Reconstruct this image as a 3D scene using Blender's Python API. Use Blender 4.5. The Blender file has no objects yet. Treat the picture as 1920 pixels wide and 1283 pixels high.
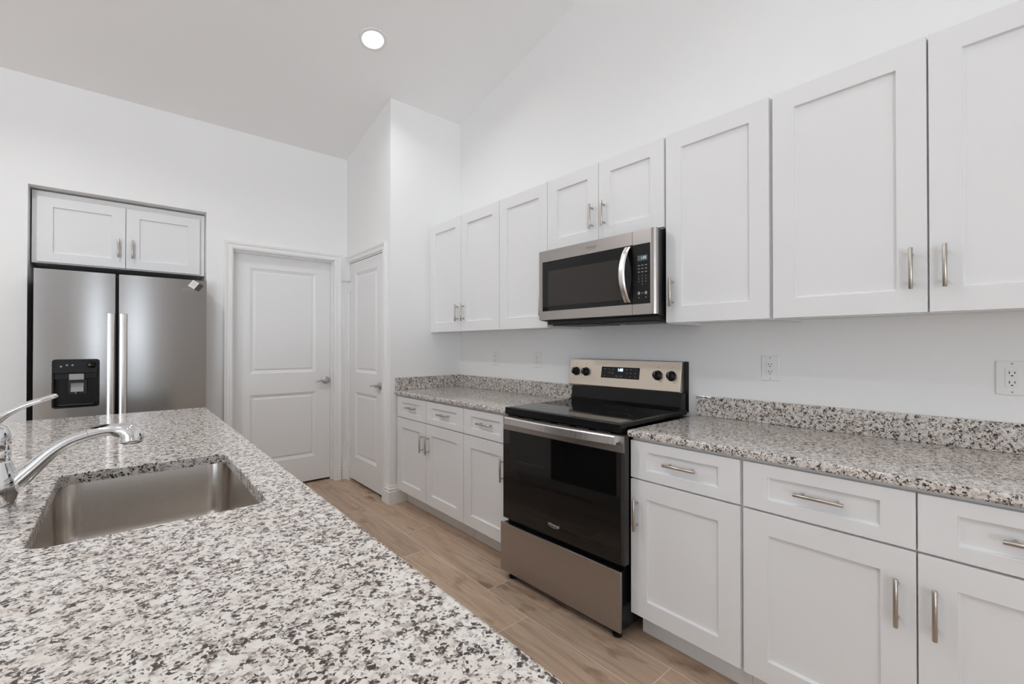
import bpy, bmesh, math, random
from mathutils import Vector, Matrix

S = bpy.context.scene
COL = S.collection
R = math.radians

# ------------------------------------------------------------------ camera
cam_d = bpy.data.cameras.new('camera')
cam_d.sensor_fit = 'HORIZONTAL'
cam_d.sensor_width = 36.0
cam_d.lens = 840.26 / 1920 * 36.0
cam_d.clip_start = 0.02
cam = bpy.data.objects.new('camera', cam_d)
COL.objects.link(cam)
cam.location = (0, 0, 1.283)
cam.rotation_euler = (R(90.38), 0, R(-40.852))
S.camera = cam

# ------------------------------------------------------------------ view, world, light
S.view_settings.view_transform = 'Standard'
S.view_settings.look = 'None'
S.view_settings.gamma = 1.0
S.view_settings.use_curve_mapping = False
S.view_settings.exposure = 0.40
S.cycles.max_bounces = 12
S.cycles.diffuse_bounces = 8
S.cycles.glossy_bounces = 6
S.cycles.use_denoising = True
S.cycles.caustics_reflective = False
S.cycles.caustics_refractive = False
S.cycles.sample_clamp_indirect = 8.0

W = bpy.data.worlds.new('daylight')
S.world = W
W.use_nodes = True
bg = W.node_tree.nodes['Background']
# dim sky above; lower half made bright to lift light on the ceiling
_tc = W.node_tree.nodes.new('ShaderNodeTexCoord')
_sp = W.node_tree.nodes.new('ShaderNodeSeparateXYZ')
_rm = W.node_tree.nodes.new('ShaderNodeValToRGB')
_mr = W.node_tree.nodes.new('ShaderNodeMapRange')
_mr.inputs['From Min'].default_value = -0.12
_mr.inputs['From Max'].default_value = 0.12
_rm.color_ramp.elements[0].color = (0.88, 0.95, 1.03, 1)
_rm.color_ramp.elements[1].color = (0.13, 0.155, 0.18, 1)
W.node_tree.links.new(_tc.outputs['Generated'], _sp.inputs['Vector'])
W.node_tree.links.new(_sp.outputs['Z'], _mr.inputs['Value'])
W.node_tree.links.new(_mr.outputs['Result'], _rm.inputs['Fac'])
W.node_tree.links.new(_rm.outputs['Color'], bg.inputs['Color'])
bg.inputs['Strength'].default_value = 13.0



def portal(name, loc, rot, sx, sy):
    d = bpy.data.lights.new(name, 'AREA')
    d.shape = 'RECTANGLE'
    d.size, d.size_y = sx, sy
    d.cycles.is_portal = True
    o = bpy.data.objects.new(name, d)
    COL.objects.link(o)
    o.location = loc
    o.rotation_euler = rot


# room shell numbers
XW = 2.299            # cooking wall
YF = 4.317            # far wall
YP = 3.378            # pantry side wall
XP = 1.622            # pantry front wall
XL, YB = -5.2, -4.4   # far sides of the open plan room
SL = 0.226            # vault slope
ZC = 3.070            # ceiling height at the far wall
YR = -0.6             # ridge


def zc(y):
    return ZC + SL * (YF - y) if y >= YR else ZC + SL * (YF - YR) - SL * (YR - y)


portal('daylight_portal', (-3.75, YB - 0.05, 1.35), (R(90), 0, 0), 2.3, 2.6)
portal('daylight_portal', (-0.125, YB - 0.05, 1.25), (R(90), 0, 0), 0.35, 2.4)


# ------------------------------------------------------------------ materials
def nodes_of(name):
    m = bpy.data.materials.new(name)
    m.use_nodes = True
    nt = m.node_tree
    return m, nt, nt.nodes['Principled BSDF']


def N(nt, t, **kw):
    n = nt.nodes.new(t)
    for k, v in kw.items():
        setattr(n, k, v)
    return n


def setin(n, **kw):
    for k, v in kw.items():
        n.inputs[k.replace('_', ' ')].default_value = v


def coords(nt, scale=(1, 1, 1), rot=(0, 0, 0), loc=(0, 0, 0)):
    tc = N(nt, 'ShaderNodeTexCoord')
    mp = N(nt, 'ShaderNodeMapping')
    mp.inputs['Scale'].default_value = scale
    mp.inputs['Rotation'].default_value = rot
    mp.inputs['Location'].default_value = loc
    nt.links.new(tc.outputs['Object'], mp.inputs['Vector'])
    return mp.outputs['Vector']


def ramp(nt, fac, stops, interp='LINEAR'):
    r = N(nt, 'ShaderNodeValToRGB')
    r.color_ramp.interpolation = interp
    e = r.color_ramp.elements
    while len(e) < len(stops):
        e.new(0.5)
    for el, (p, c) in zip(e, stops):
        el.position = p
        el.color = (*c, 1) if len(c) == 3 else c
    nt.links.new(fac, r.inputs['Fac'])
    return r


def mix(nt, fac, a, b, blend='MIX'):
    m = N(nt, 'ShaderNodeMix', data_type='RGBA', blend_type=blend)
    for sock, v in ((m.inputs['Factor'], fac), (m.inputs['A'], a), (m.inputs['B'], b)):
        if hasattr(v, 'links'):
            nt.links.new(v, sock)
        elif isinstance(v, (int, float)):
            sock.default_value = v
        else:
            sock.default_value = (*v, 1)
    return m.outputs['Result']


def plain(name, col, rough=0.5, metal=0.0, spec=0.5, bump=0.0, bscale=200, coat=0.0, vary=0.0):
    m, nt, b = nodes_of(name)
    b.inputs['Base Color'].default_value = (*col, 1)
    b.inputs['Roughness'].default_value = rough
    b.inputs['Metallic'].default_value = metal
    b.inputs['Specular IOR Level'].default_value = spec
    b.inputs['Coat Weight'].default_value = coat
    v = coords(nt)
    nz = N(nt, 'ShaderNodeTexNoise')
    setin(nz, Scale=bscale, Detail=3.0)
    nt.links.new(v, nz.inputs['Vector'])
    if bump:
        bp = N(nt, 'ShaderNodeBump')
        setin(bp, Strength=bump, Distance=0.001)
        nt.links.new(nz.outputs['Fac'], bp.inputs['Height'])
        nt.links.new(bp.outputs['Normal'], b.inputs['Normal'])
    if vary:
        rr = N(nt, 'ShaderNodeMapRange')
        setin(rr, To_Min=rough - vary, To_Max=rough + vary)
        nt.links.new(nz.outputs['Fac'], rr.inputs['Value'])
        nt.links.new(rr.outputs['Result'], b.inputs['Roughness'])
    return m


def steel(name, col, rough, stretch, aniso=0.5):
    """brushed metal: fine noise drawn out along the brushing"""
    m, nt, b = nodes_of(name)
    b.inputs['Metallic'].default_value = 1.0
    v = coords(nt, scale=stretch)
    nz = N(nt, 'ShaderNodeTexNoise')
    setin(nz, Scale=1.0, Detail=3.0, Roughness=0.6)
    nt.links.new(v, nz.inputs['Vector'])
    rr = N(nt, 'ShaderNodeMapRange')
    setin(rr, To_Min=rough - 0.02, To_Max=rough + 0.02)
    nt.links.new(nz.outputs['Fac'], rr.inputs['Value'])
    nt.links.new(rr.outputs['Result'], b.inputs['Roughness'])
    lo = tuple(c * 0.97 for c in col)
    hi = tuple(min(1, c * 1.03) for c in col)
    cr = ramp(nt, nz.outputs['Fac'], [(0.3, lo), (0.7, hi)])
    nt.links.new(cr.outputs['Color'], b.inputs['Base Color'])
    b.inputs['Anisotropic'].default_value = aniso
    b.inputs['Anisotropic Rotation'].default_value = 0.25
    tg_ = N(nt, 'ShaderNodeTangent', direction_type='RADIAL', axis='Z')
    nt.links.new(tg_.outputs['Tangent'], b.inputs['Tangent'])
    return m


def granite(name):
    m, nt, b = nodes_of(name)
    v = coords(nt)
    # warp the lookup so the crystals get ragged edges
    wn = N(nt, 'ShaderNodeTexNoise')
    setin(wn, Scale=130.0, Detail=2.0)
    nt.links.new(v, wn.inputs['Vector'])
    add = N(nt, 'ShaderNodeMixRGB', blend_type='LINEAR_LIGHT')
    add.inputs['Fac'].default_value = 0.0055
    nt.links.new(v, add.inputs['Color1'])
    nt.links.new(wn.outputs['Color'], add.inputs['Color2'])
    wv = add.outputs['Color']

    def cells(scale, seed):
        mp = N(nt, 'ShaderNodeMapping')
        mp.inputs['Location'].default_value = (seed, seed * 1.7, seed * 0.6)
        nt.links.new(wv, mp.inputs['Vector'])
        vo = N(nt, 'ShaderNodeTexVoronoi')
        vo.inputs['Scale'].default_value = scale
        nt.links.new(mp.outputs['Vector'], vo.inputs['Vector'])
        sp = N(nt, 'ShaderNodeSeparateColor')
        nt.links.new(vo.outputs['Color'], sp.inputs['Color'])
        return sp
    c1 = cells(125, 0.0)
    na = N(nt, 'ShaderNodeTexNoise')
    setin(na, Scale=95.0, Detail=4.0, Roughness=0.6)
    nt.links.new(wv, na.inputs['Vector'])
    soft = N(nt, 'ShaderNodeMath', operation='MULTIPLY_ADD')      # crystals softened by noise
    nt.links.new(c1.outputs['Red'], soft.inputs[0])
    soft.inputs[1].default_value = 0.38
    nt.links.new(na.outputs['Fac'], soft.inputs[2])
    base = ramp(nt, soft.outputs['Value'], [(0.38, (0.37, 0.325, 0.315)), (0.52, (0.53, 0.49, 0.47)), (0.64, (0.70, 0.68, 0.655)), (0.90, (0.775, 0.765, 0.74))])
    col = base.outputs['Color']
    # slow warm drift
    n2 = N(nt, 'ShaderNodeTexNoise')
    setin(n2, Scale=22.0, Detail=2.0)
    nt.links.new(v, n2.inputs['Vector'])
    drift = ramp(nt, n2.outputs['Fac'], [(0.35, (1.0, 1.0, 1.0)), (0.65, (0.90, 0.85, 0.81))])
    col = mix(nt, 0.7, col, drift.outputs['Color'], 'MULTIPLY')
    # grey-brown mica flecks and dark grains, gathered in loose clusters
    n3 = N(nt, 'ShaderNodeTexNoise')
    setin(n3, Scale=60.0, Detail=2.0)
    nt.links.new(v, n3.inputs['Vector'])
    for sc, seed, lim, dark in ((260, 3.1, 1.33, (0.25, 0.21, 0.19)), (235, 7.7, 1.372, (0.06, 0.046, 0.04)), (170, 11.3, 1.44, (0.055, 0.041, 0.036))):
        c3 = cells(sc, seed)
        th = N(nt, 'ShaderNodeMath', operation='ADD')
        nt.links.new(c3.outputs['Red'], th.inputs[0])
        nt.links.new(n3.outputs['Fac'], th.inputs[1])
        gt = N(nt, 'ShaderNodeMapRange')
        setin(gt, From_Min=lim - 0.03, From_Max=lim + 0.03)
        nt.links.new(th.outputs['Value'], gt.inputs['Value'])
        col = mix(nt, gt.outputs['Result'], col, dark)
    col = mix(nt, 1.0, col, (0.985, 0.968, 0.950), 'MULTIPLY')
    nt.links.new(col, b.inputs['Base Color'])
    b.inputs['Roughness'].default_value = 0.08
    b.inputs['Specular IOR Level'].default_value = 0.42
    return m


def plank_floor(name):
    m, nt, b = nodes_of(name)
    tc = N(nt, 'ShaderNodeTexCoord')
    sx = N(nt, 'ShaderNodeSeparateXYZ')
    nt.links.new(tc.outputs['Object'], sx.inputs['Vector'])

    def math_(op, a, bb):
        n = N(nt, 'ShaderNodeMath', operation=op)
        for i, q in enumerate((a, bb)):
            if hasattr(q, 'links'):
                nt.links.new(q, n.inputs[i])
            else:
                n.inputs[i].default_value = q
        return n.outputs['Value']
    u = math_('ADD', math_('MULTIPLY', sx.outputs['Y'], -1.0), 14.51)
    w = math_('ADD', sx.outputs['X'], 10.555)
    cb = N(nt, 'ShaderNodeCombineXYZ')
    nt.links.new(u, cb.inputs['X'])
    nt.links.new(w, cb.inputs['Y'])
    br = N(nt, 'ShaderNodeTexBrick')
    br.offset = 0.33
    br.offset_frequency = 2
    setin(br, Scale=1.0, Brick_Width=0.925, Row_Height=0.2, Mortar_Size=0.0016, Mortar_Smooth=0.1, Bias=0.0)
    br.inputs['Color1'].default_value = (0.0, 0.0, 0.0, 1)
    br.inputs['Color2'].default_value = (1.0, 1.0, 1.0, 1)
    br.inputs['Mortar'].default_value = (0.5, 0.5, 0.5, 1)
    nt.links.new(cb.outputs['Vector'], br.inputs['Vector'])
    # grain: noise drawn out along the plank, shifted per plank
    sh = N(nt, 'ShaderNodeMixRGB', blend_type='ADD')
    sh.inputs['Fac'].default_value = 1.0
    nt.links.new(cb.outputs['Vector'], sh.inputs['Color1'])
    nt.links.new(br.outputs['Color'], sh.inputs['Color2'])
    mp = N(nt, 'ShaderNodeMapping')
    mp.inputs['Scale'].default_value = (2.2, 26.0, 3.0)
    nt.links.new(sh.outputs['Color'], mp.inputs['Vector'])
    nz = N(nt, 'ShaderNodeTexNoise')
    setin(nz, Scale=1.0, Detail=6.0, Roughness=0.62, Distortion=1.1)
    nt.links.new(mp.outputs['Vector'], nz.inputs['Vector'])
    g = ramp(nt, nz.outputs['Fac'], [(0.25, (0.34, 0.24, 0.172)), (0.5, (0.475, 0.352, 0.262)),
                                     (0.75, (0.58, 0.45, 0.345))])
    mp2 = N(nt, 'ShaderNodeMapping')
    mp2.inputs['Scale'].default_value = (4.0, 11.0, 3.0)
    nt.links.new(sh.outputs['Color'], mp2.inputs['Vector'])
    nk = N(nt, 'ShaderNodeTexNoise')
    setin(nk, Scale=1.0, Detail=4.0, Roughness=0.55)
    nt.links.new(mp2.outputs['Vector'], nk.inputs['Vector'])
    knots = ramp(nt, nk.outputs['Fac'], [(0.28, (0.55, 0.47, 0.42)), (0.42, (1, 1, 1))])
    c = mix(nt, 1.0, g.outputs['Color'], knots.outputs['Color'], 'MULTIPLY')
    tone = ramp(nt, br.outputs['Color'], [(0.0, (0.88, 0.87, 0.86)), (1.0, (1.08, 1.06, 1.03))])
    c = mix(nt, 1.0, c, tone.outputs['Color'], 'MULTIPLY')
    c = mix(nt, br.outputs['Fac'], c, (0.72, 0.60, 0.50))
    nt.links.new(c, b.inputs['Base Color'])
    b.inputs['Roughness'].default_value = 0.5
    b.inputs['Specular IOR Level'].default_value = 0.3
    bp = N(nt, 'ShaderNodeBump')
    setin(bp, Strength=0.12, Distance=0.002)
    nt.links.new(nz.outputs['Fac'], bp.inputs['Height'])
    nt.links.new(bp.outputs['Normal'], b.inputs['Normal'])
    return m


def emitter(name, col, strength):
    m, nt, b = nodes_of(name)
    b.inputs['Base Color'].default_value = (0.06, 0.07, 0.075, 1)
    b.inputs['Emission Color'].default_value = (*col, 1)
    b.inputs['Emission Strength'].default_value = strength
    return m


def thin_glass(name):
    m, nt, b = nodes_of(name)
    nt.nodes.remove(b)
    out = nt.nodes['Material Output']
    tr = N(nt, 'ShaderNodeBsdfTransparent')
    gl = N(nt, 'ShaderNodeBsdfGlossy')
    gl.inputs['Roughness'].default_value = 0.02
    mx = N(nt, 'ShaderNodeMixShader')
    mx.inputs['Fac'].default_value = 0.06
    nt.links.new(tr.outputs[0], mx.inputs[1])
    nt.links.new(gl.outputs[0], mx.inputs[2])
    nt.links.new(mx.outputs[0], out.inputs['Surface'])
    return m


M = dict(
    wall=plain('wall_paint', (0.85, 0.85, 0.845), 0.85, bump=0.04, bscale=260),
    ceiling=plain('ceiling_paint', (0.90, 0.90, 0.90), 0.9, bump=0.04, bscale=220),
    trim=plain('trim_paint', (0.83, 0.83, 0.825), 0.4, bump=0.02, bscale=120),
    door=plain('door_paint', (0.81, 0.81, 0.81), 0.42, bump=0.02, bscale=120),
    cab=plain('cabinet_paint', (0.78, 0.78, 0.78), 0.42, bump=0.015, bscale=150),
    cabbox=plain('cabinet_box_paint', (0.78, 0.78, 0.77), 0.5),
    granite=granite('speckled_granite'),
    floor=plank_floor('oak_look_planks'),
    steelh=steel('brushed_steel_horizontal', (0.43, 0.40, 0.38), 0.30, (300, 3, 300)),
    steelv=steel('brushed_steel_fridge', (0.40, 0.395, 0.39), 0.22, (4, 4, 380), 0.7),
    steelp=steel('brushed_steel_panel', (0.66, 0.59, 0.50), 0.34, (300, 3, 300)),
    handle=steel('brushed_steel_light', (0.84, 0.83, 0.82), 0.28, (260, 260, 3)),
    sink=steel('satin_sink_steel', (0.58, 0.54, 0.50), 0.24, (160, 4, 160), 0.3),
    nickel=plain('brushed_nickel', (0.52, 0.475, 0.425), 0.30, metal=1.0, vary=0.05, bscale=400),
    satin=plain('satin_nickel_lever', (0.55, 0.54, 0.53), 0.22, metal=1.0, vary=0.04, bscale=300),
    chrome=plain('polished_chrome', (0.80, 0.81, 0.82), 0.05, metal=1.0, vary=0.015, bscale=30),
    bglass=plain('black_glass', (0.005, 0.005, 0.005), 0.03, spec=0.32),
    oglass=plain('oven_window_glass', (0.005, 0.0045, 0.0045), 0.03, spec=0.5),
    mwin=plain('microwave_window_mesh', (0.034, 0.029, 0.026), 0.18, spec=0.3),
    bplast=plain('black_plastic', (0.008, 0.008, 0.0085), 0.3, spec=0.28, bump=0.02, bscale=400),
    benamel=plain('black_enamel', (0.008, 0.008, 0.0085), 0.24, spec=0.24),
    dgrey=plain('dark_grey_sheet', (0.035, 0.033, 0.031), 0.45, spec=0.35),
    grey=plain('grey_plastic', (0.33, 0.33, 0.34), 0.35),
    mark=plain('printed_marking', (0.55, 0.55, 0.55), 0.5),
    dmark=plain('dark_badge_print', (0.10, 0.09, 0.085), 0.4),
    ceramic=plain('cooktop_ceramic', (0.005, 0.005, 0.005), 0.05, spec=0.12),
    ring=plain('cooktop_ring_print', (0.06, 0.06, 0.062), 0.15),
    white=plain('white_plastic', (0.82, 0.82, 0.81), 0.35),
    slot=plain('slot_black', (0.01, 0.01, 0.01), 0.6),
    paper=plain('tag_card', (0.78, 0.77, 0.75), 0.6, vary=0.05, bscale=80),
    picture=plain('tag_picture', (0.07, 0.045, 0.035), 0.4),
    red=plain('red_dot', (0.6, 0.09, 0.04), 0.4),
    lens=emitter('lamp_lens', (1.0, 0.985, 0.95), 6.0),
    blue=emitter('blue_digits', (0.45, 0.6, 1.0), 3.0),
    pale=emitter('pale_digits', (0.75, 0.9, 1.0), 0.8),
    lcd=emitter('microwave_lcd', (0.30, 0.36, 0.42), 0.05),
    glass=thin_glass('window_pane'),
)


# ------------------------------------------------------------------ mesh helpers
class MB:
    def __init__(self):
        self.v, self.f = [], []

    def face(self, pts):
        i = len(self.v)
        self.v += [Vector(p) for p in pts]
        self.f.append(tuple(range(i, i + len(pts))))

    def box(self, x0, x1, y0, y1, z0, z1):
        x0, x1 = sorted((x0, x1)); y0, y1 = sorted((y0, y1)); z0, z1 = sorted((z0, z1))
        i = len(self.v)
        self.v += [Vector(p) for p in ((x0, y0, z0), (x1, y0, z0), (x1, y1, z0), (x0, y1, z0),
                                       (x0, y0, z1), (x1, y0, z1), (x1, y1, z1), (x0, y1, z1))]
        for q in ((3, 2, 1, 0), (4, 5, 6, 7), (0, 1, 5, 4), (1, 2, 6, 5), (2, 3, 7, 6), (3, 0, 4, 7)):
            self.f.append(tuple(i + k for k in q))
        return self

    def prism(self, poly, d):
        """closed polygon (3D points) pushed along vector d"""
        d = Vector(d)
        n = len(poly)
        i = len(self.v)
        self.v += [Vector(p) for p in poly] + [Vector(p) + d for p in poly]
        self.f.append(tuple(range(i, i + n)))
        self.f.append(tuple(range(i + 2 * n - 1, i + n - 1, -1)))
        for k in range(n):
            a, b = i + k, i + (k + 1) % n
            self.f.append((a, a + n, b + n, b))
        return self

    def loft(self, rings, cap0=True, cap1=True):
        n = len(rings[0])
        i = len(self.v)
        for r in rings:
            self.v += [Vector(p) for p in r]
        for a in range(len(rings) - 1):
            for k in range(n):
                p, q = i + a * n + k, i + a * n + (k + 1) % n
                self.f.append((p, q, q + n, p + n))
        if cap0:
            self.f.append(tuple(range(i + n - 1, i - 1, -1)))
        if cap1:
            j = i + (len(rings) - 1) * n
            self.f.append(tuple(range(j, j + n)))
        return self

    def tube(self, pts, rad, seg=16, flat=1.0, flat_axis=None):
        pts = [Vector(p) for p in pts]
        if not isinstance(rad, (list, tuple)):
            rad = [rad] * len(pts)
        t0 = (pts[1] - pts[0]).normalized()
        ref = Vector(flat_axis) if flat_axis else (Vector((0, 0, 1)) if abs(t0.z) < 0.9 else Vector((1, 0, 0)))
        rings = []
        for k, p in enumerate(pts):
            t = (pts[min(k + 1, len(pts) - 1)] - pts[max(k - 1, 0)]).normalized()
            s = t.cross(ref).normalized()
            u = s.cross(t).normalized()
            rings.append([p + rad[k] * (math.cos(a) * s + math.sin(a) * flat * u)
                          for a in (2 * math.pi * j / seg for j in range(seg))])
        return self.loft(rings)

    def cyl(self, a, b, r, seg=20, r2=None):
        return self.tube([a, b], [r, r if r2 is None else r2], seg)

    def lathe(self, prof, c, ax=(0, 0, 1), seg=32):
        """prof: (radius, height along ax) from centre c"""
        ax = Vector(ax).normalized()
        ref = Vector((1, 0, 0)) if abs(ax.x) < 0.9 else Vector((0, 1, 0))
        s = ax.cross(ref).normalized()
        u = ax.cross(s).normalized()
        c = Vector(c)
        rings = [[c + ax * h + max(r, 1e-5) * (math.cos(a) * s + math.sin(a) * u)
                  for a in (2 * math.pi * j / seg for j in range(seg))] for r, h in prof]
        return self.loft(rings)

    def build(self, name, mat, parent=None, bevel=0.0, smooth=False, seg=2):
        o0, q = Vector((0, 0, 0)), parent
        while q is not None:
            o0 += q.location
            q = q.parent
        me = bpy.data.meshes.new(name)
        me.from_pydata([tuple(p - o0) for p in self.v], [], self.f)
        bm = bmesh.new()
        bm.from_mesh(me)
        bmesh.ops.remove_doubles(bm, verts=bm.verts, dist=1e-6)
        bmesh.ops.recalc_face_normals(bm, faces=bm.faces)
        bm.to_mesh(me)
        bm.free()
        me.materials.append(M[mat])
        o = bpy.data.objects.new(name, me)
        COL.objects.link(o)
        if parent:
            o.parent = parent
        if bevel:
            b = o.modifiers.new('bevel', 'BEVEL')
            b.width = bevel
            b.segments = seg
            b.limit_method = 'ANGLE'
            b.angle_limit = R(35)
        if smooth:
            me.polygons.foreach_set('use_smooth', [True] * len(me.polygons))
            try:
                me.set_sharp_from_angle(angle=R(40))
            except Exception:
                pass
        return o


def thing(name, label, cat, loc, group=None, kind=None):
    o = bpy.data.objects.new(name, None)
    COL.objects.link(o)
    o.location = loc
    o.empty_display_size = 0.1
    bpy.context.view_layer.update()
    o.matrix_world = Matrix.Translation(Vector(loc))
    return tag(o, label, cat, group, kind)


def tag(o, label, cat, group=None, kind=None):
    o['label'] = label
    o['category'] = cat
    if group:
        o['group'] = group
    if kind:
        o['kind'] = kind
    return o


def struct(name, mb, mat, label, cat, bevel=0.0):
    return tag(mb.build(name, mat, None, bevel), label, cat, kind='structure')


def copy_tree(o, loc, label=None):
    c = o.copy()
    COL.objects.link(c)
    c.location = loc
    if label:
        c['label'] = label
    for ch in list(o.children):
        d = ch.copy()
        COL.objects.link(d)
        d.parent = c
        for g in list(ch.children):
            e = g.copy()
            COL.objects.link(e)
            e.parent = d
    return c


def panel_front(mb, O, U, V, w, h, t, panels, prof):
    """a slab w x h x t: O lower left corner of its back, front face has sunk panels.
    panels: (v0, v1) spans stacked between u0 and u1; prof: (inset, depth) rings"""
    O, U, V = Vector(O), Vector(U), Vector(V)
    Nn = U.cross(V)
    u0, u1, spans = panels
    P = lambda u, v, d=0.0: O + U * u + V * v + Nn * (t + d)
    us = [0, u0, u1, w]
    vs = [0] + [x for s in spans for x in s] + [h]
    holes = {(1, 1 + 2 * k) for k in range(len(spans))}
    for a in range(3):
        for b in range(len(vs) - 1):
            if (a, b) in holes:
                continue
            mb.face([P(us[a], vs[b]), P(us[a + 1], vs[b]), P(us[a + 1], vs[b + 1]), P(us[a], vs[b + 1])])
    for (v0, v1) in spans:
        prev = None
        for (i, d) in prof:
            ring = [P(u0 + i, v0 + i, d), P(u1 - i, v0 + i, d), P(u1 - i, v1 - i, d), P(u0 + i, v1 - i, d)]
            if prev:
                for k in range(4):
                    mb.face([prev[k], prev[(k + 1) % 4], ring[(k + 1) % 4], ring[k]])
            prev = ring
        mb.face(prev)
    B = [O, O + U * w, O + U * w + V * h, O + V * h]
    # side strips follow the grid so the slab stays one closed shell
    for b in range(len(vs) - 1):
        for uu, s in ((0, 0), (w, 1)):
            q = [P(uu, vs[b]), P(uu, vs[b + 1]), O + U * uu + V * vs[b + 1], O + U * uu + V * vs[b]]
            mb.face(q)
    for a in range(3):
        for vv in (0, h):
            mb.face([P(us[a], vv), P(us[a + 1], vv), O + U * us[a + 1] + V * vv, O + U * us[a] + V * vv])
    for a in range(3):
        for b in range(len(vs) - 1):
            mb.face([O + U * us[a] + V * vs[b], O + U * us[a] + V * vs[b + 1],
                     O + U * us[a + 1] + V * vs[b + 1], O + U * us[a + 1] + V * vs[b]])
    return mb


SHAKER = [(0, 0), (0.0012, -0.0100), (0.004, -0.0115)]
MOULD = [(0, 0), (0.003, -0.003), (0.024, -0.013), (0.028, -0.0135), (0.040, -0.0065), (0.044, -0.006)]
UX, UY, UZ = Vector((1, 0, 0)), Vector((0, 1, 0)), Vector((0, 0, 1))


def bar_handle(parent, c, along, nrm, length=0.136):
    """c: point on the door face under the middle of the bar"""
    c, along, nrm = Vector(c), Vector(along), Vector(nrm)
    mb = MB()
    e = c + nrm * 0.030
    mb.tube([e - along * length / 2, e - along * (length / 2 - 0.001), e + along * (length / 2 - 0.001), e + along * length / 2],
            [0.0052, 0.006, 0.006, 0.0052], 14)
    for s in (-1, 1):
        p = c + along * s * 0.048
        mb.cyl(p - nrm * 0.0005, p + nrm * 0.027, 0.0045, 12)
    return mb.build('handle', 'nickel', parent, smooth=True)


def front(parent, kind, O, U, w, h, stile, rail, hc=None, hdir=None):
    """door or drawer front of a cabinet with its bar handle"""
    t = 0.019
    mb = panel_front(MB(), O, U, UZ, w, h, t, (stile, w - stile, [(rail, h - rail)]), SHAKER)
    d = mb.build(kind, 'cab', parent, bevel=0.0012)
    if hc is not None:
        nrm = U.cross(UZ)
        p = Vector(O) + U * hc[0] + UZ * hc[1] + nrm * t
        # the drawer bar stands on the sunk panel, the door bar on the stile
        if kind == 'drawer':
            p = p - nrm * 0.0115
        bar_handle(d, p, hdir, nrm)
    return d


# ------------------------------------------------------------------ room shell
struct('floor', MB().box(XL - 0.1, XW + 0.1, YB - 0.1, 5.3, -0.1, 0), 'floor',
       'brown wood look plank floor with pale joints', 'floor')

c = MB()
c.prism([(XL - 0.1, YF + 0.12, zc(YF + 0.12)), (XL - 0.1, YR, zc(YR)), (XL - 0.1, YB - 0.1, zc(YB - 0.1)),
         (XL - 0.1, YB - 0.1, zc(YB - 0.1) + 0.12), (XL - 0.1, YR, zc(YR) + 0.12), (XL - 0.1, YF + 0.12, zc(YF + 0.12) + 0.12)],
        (XW + 0.2 - XL, 0, 0))
struct('ceiling', c, 'ceiling', 'sloping vaulted white ceiling', 'ceiling')

w = MB()
w.prism([(XW, YF + 0.12, 0), (XW, YB - 0.1, 0), (XW, YB - 0.1, zc(YB - 0.1)), (XW, YR, zc(YR)), (XW, YF + 0.12, zc(YF + 0.12))],
        (0.12, 0, 0))
struct('wall_right', w, 'wall', 'white wall behind the cooking range and cabinets', 'wall')

# far wall with the refrigerator alcove and a door opening
NL, NR, NT, NB = -0.486, 0.495, 2.348, 4.98
D1L, D1R, D1T = 0.680, 1.503, 2.077
w = MB()
y0, y1 = YF, YF + 0.12
w.box(XL, NL, y0, y1, 0, ZC)
w.box(NL, NR, y0, y1, NT, ZC)
w.box(NR, D1L - 0.018, y0, y1, 0, ZC)
w.box(D1L - 0.018, D1R + 0.018, y0, y1, D1T + 0.018, ZC)
w.box(D1R + 0.018, XW, y0, y1, 0, ZC)
w.box(NL - 0.1, NL, y1, NB, 0, NT + 0.1)
w.box(NR, NR + 0.1, y1, NB, 0, NT + 0.1)
w.box(NL, NR, y1, NB, NT, NT + 0.1)
w.box(NL - 0.1, NR + 0.1, NB, NB + 0.1, 0, NT + 0.1)
struct('wall_far', w, 'wall', 'white far wall with the refrigerator alcove and a door', 'wall')

# pantry box in the corner
P_lo, P_hi, P_top = 3.503, 4.258, 2.075
w = MB()
def ywall(ya, yb, za):
    w.prism([(XP, ya, za), (XP, yb, za), (XP, yb, zc(yb)), (XP, ya, zc(ya))], (0.115, 0, 0))
ywall(YP, P_lo - 0.0, 0)
ywall(P_lo, P_hi, P_top + 0.0)
ywall(P_hi, YF, 0)
struct('wall_pantry_front', w, 'wall', 'narrow white pantry wall with the slim door', 'wall')
struct('wall_pantry_side', MB().prism([(XP + 0.115, YP, 0), (XP + 0.115, YP + 0.115, 0), (XP + 0.115, YP + 0.115, zc(YP + 0.115)), (XP + 0.115, YP, zc(YP))], (XW - XP - 0.115, 0, 0)), 'wall',
       'white pantry side wall at the end of the long counter', 'wall')
# the open plan room behind the camera with glazed openings
w = MB()
for xa, xb, za, zb in ((XL, -4.9, 0, 3.2), (-2.6, -0.30, 0, 3.2), (0.05, XW, 0, 3.2), (-4.9, -2.6, 2.65, 3.2), (-0.30, 0.05, 2.45, 3.2), (XL, XW, 3.2, zc(YB))):
    w.box(xa, xb, YB - 0.1, YB, za, zb)
struct('wall_back', w, 'wall', 'white wall of the living room behind the viewer', 'wall')
w = MB()
w.prism([(XL, YB - 0.1, 0), (XL, YF + 0.12, 0), (XL, YF + 0.12, zc(YF + 0.12)), (XL, YR, zc(YR)), (XL, YB - 0.1, zc(YB - 0.1))], (-0.1, 0, 0))
struct('wall_left', w, 'wall', 'white wall across the living room', 'wall')


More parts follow.
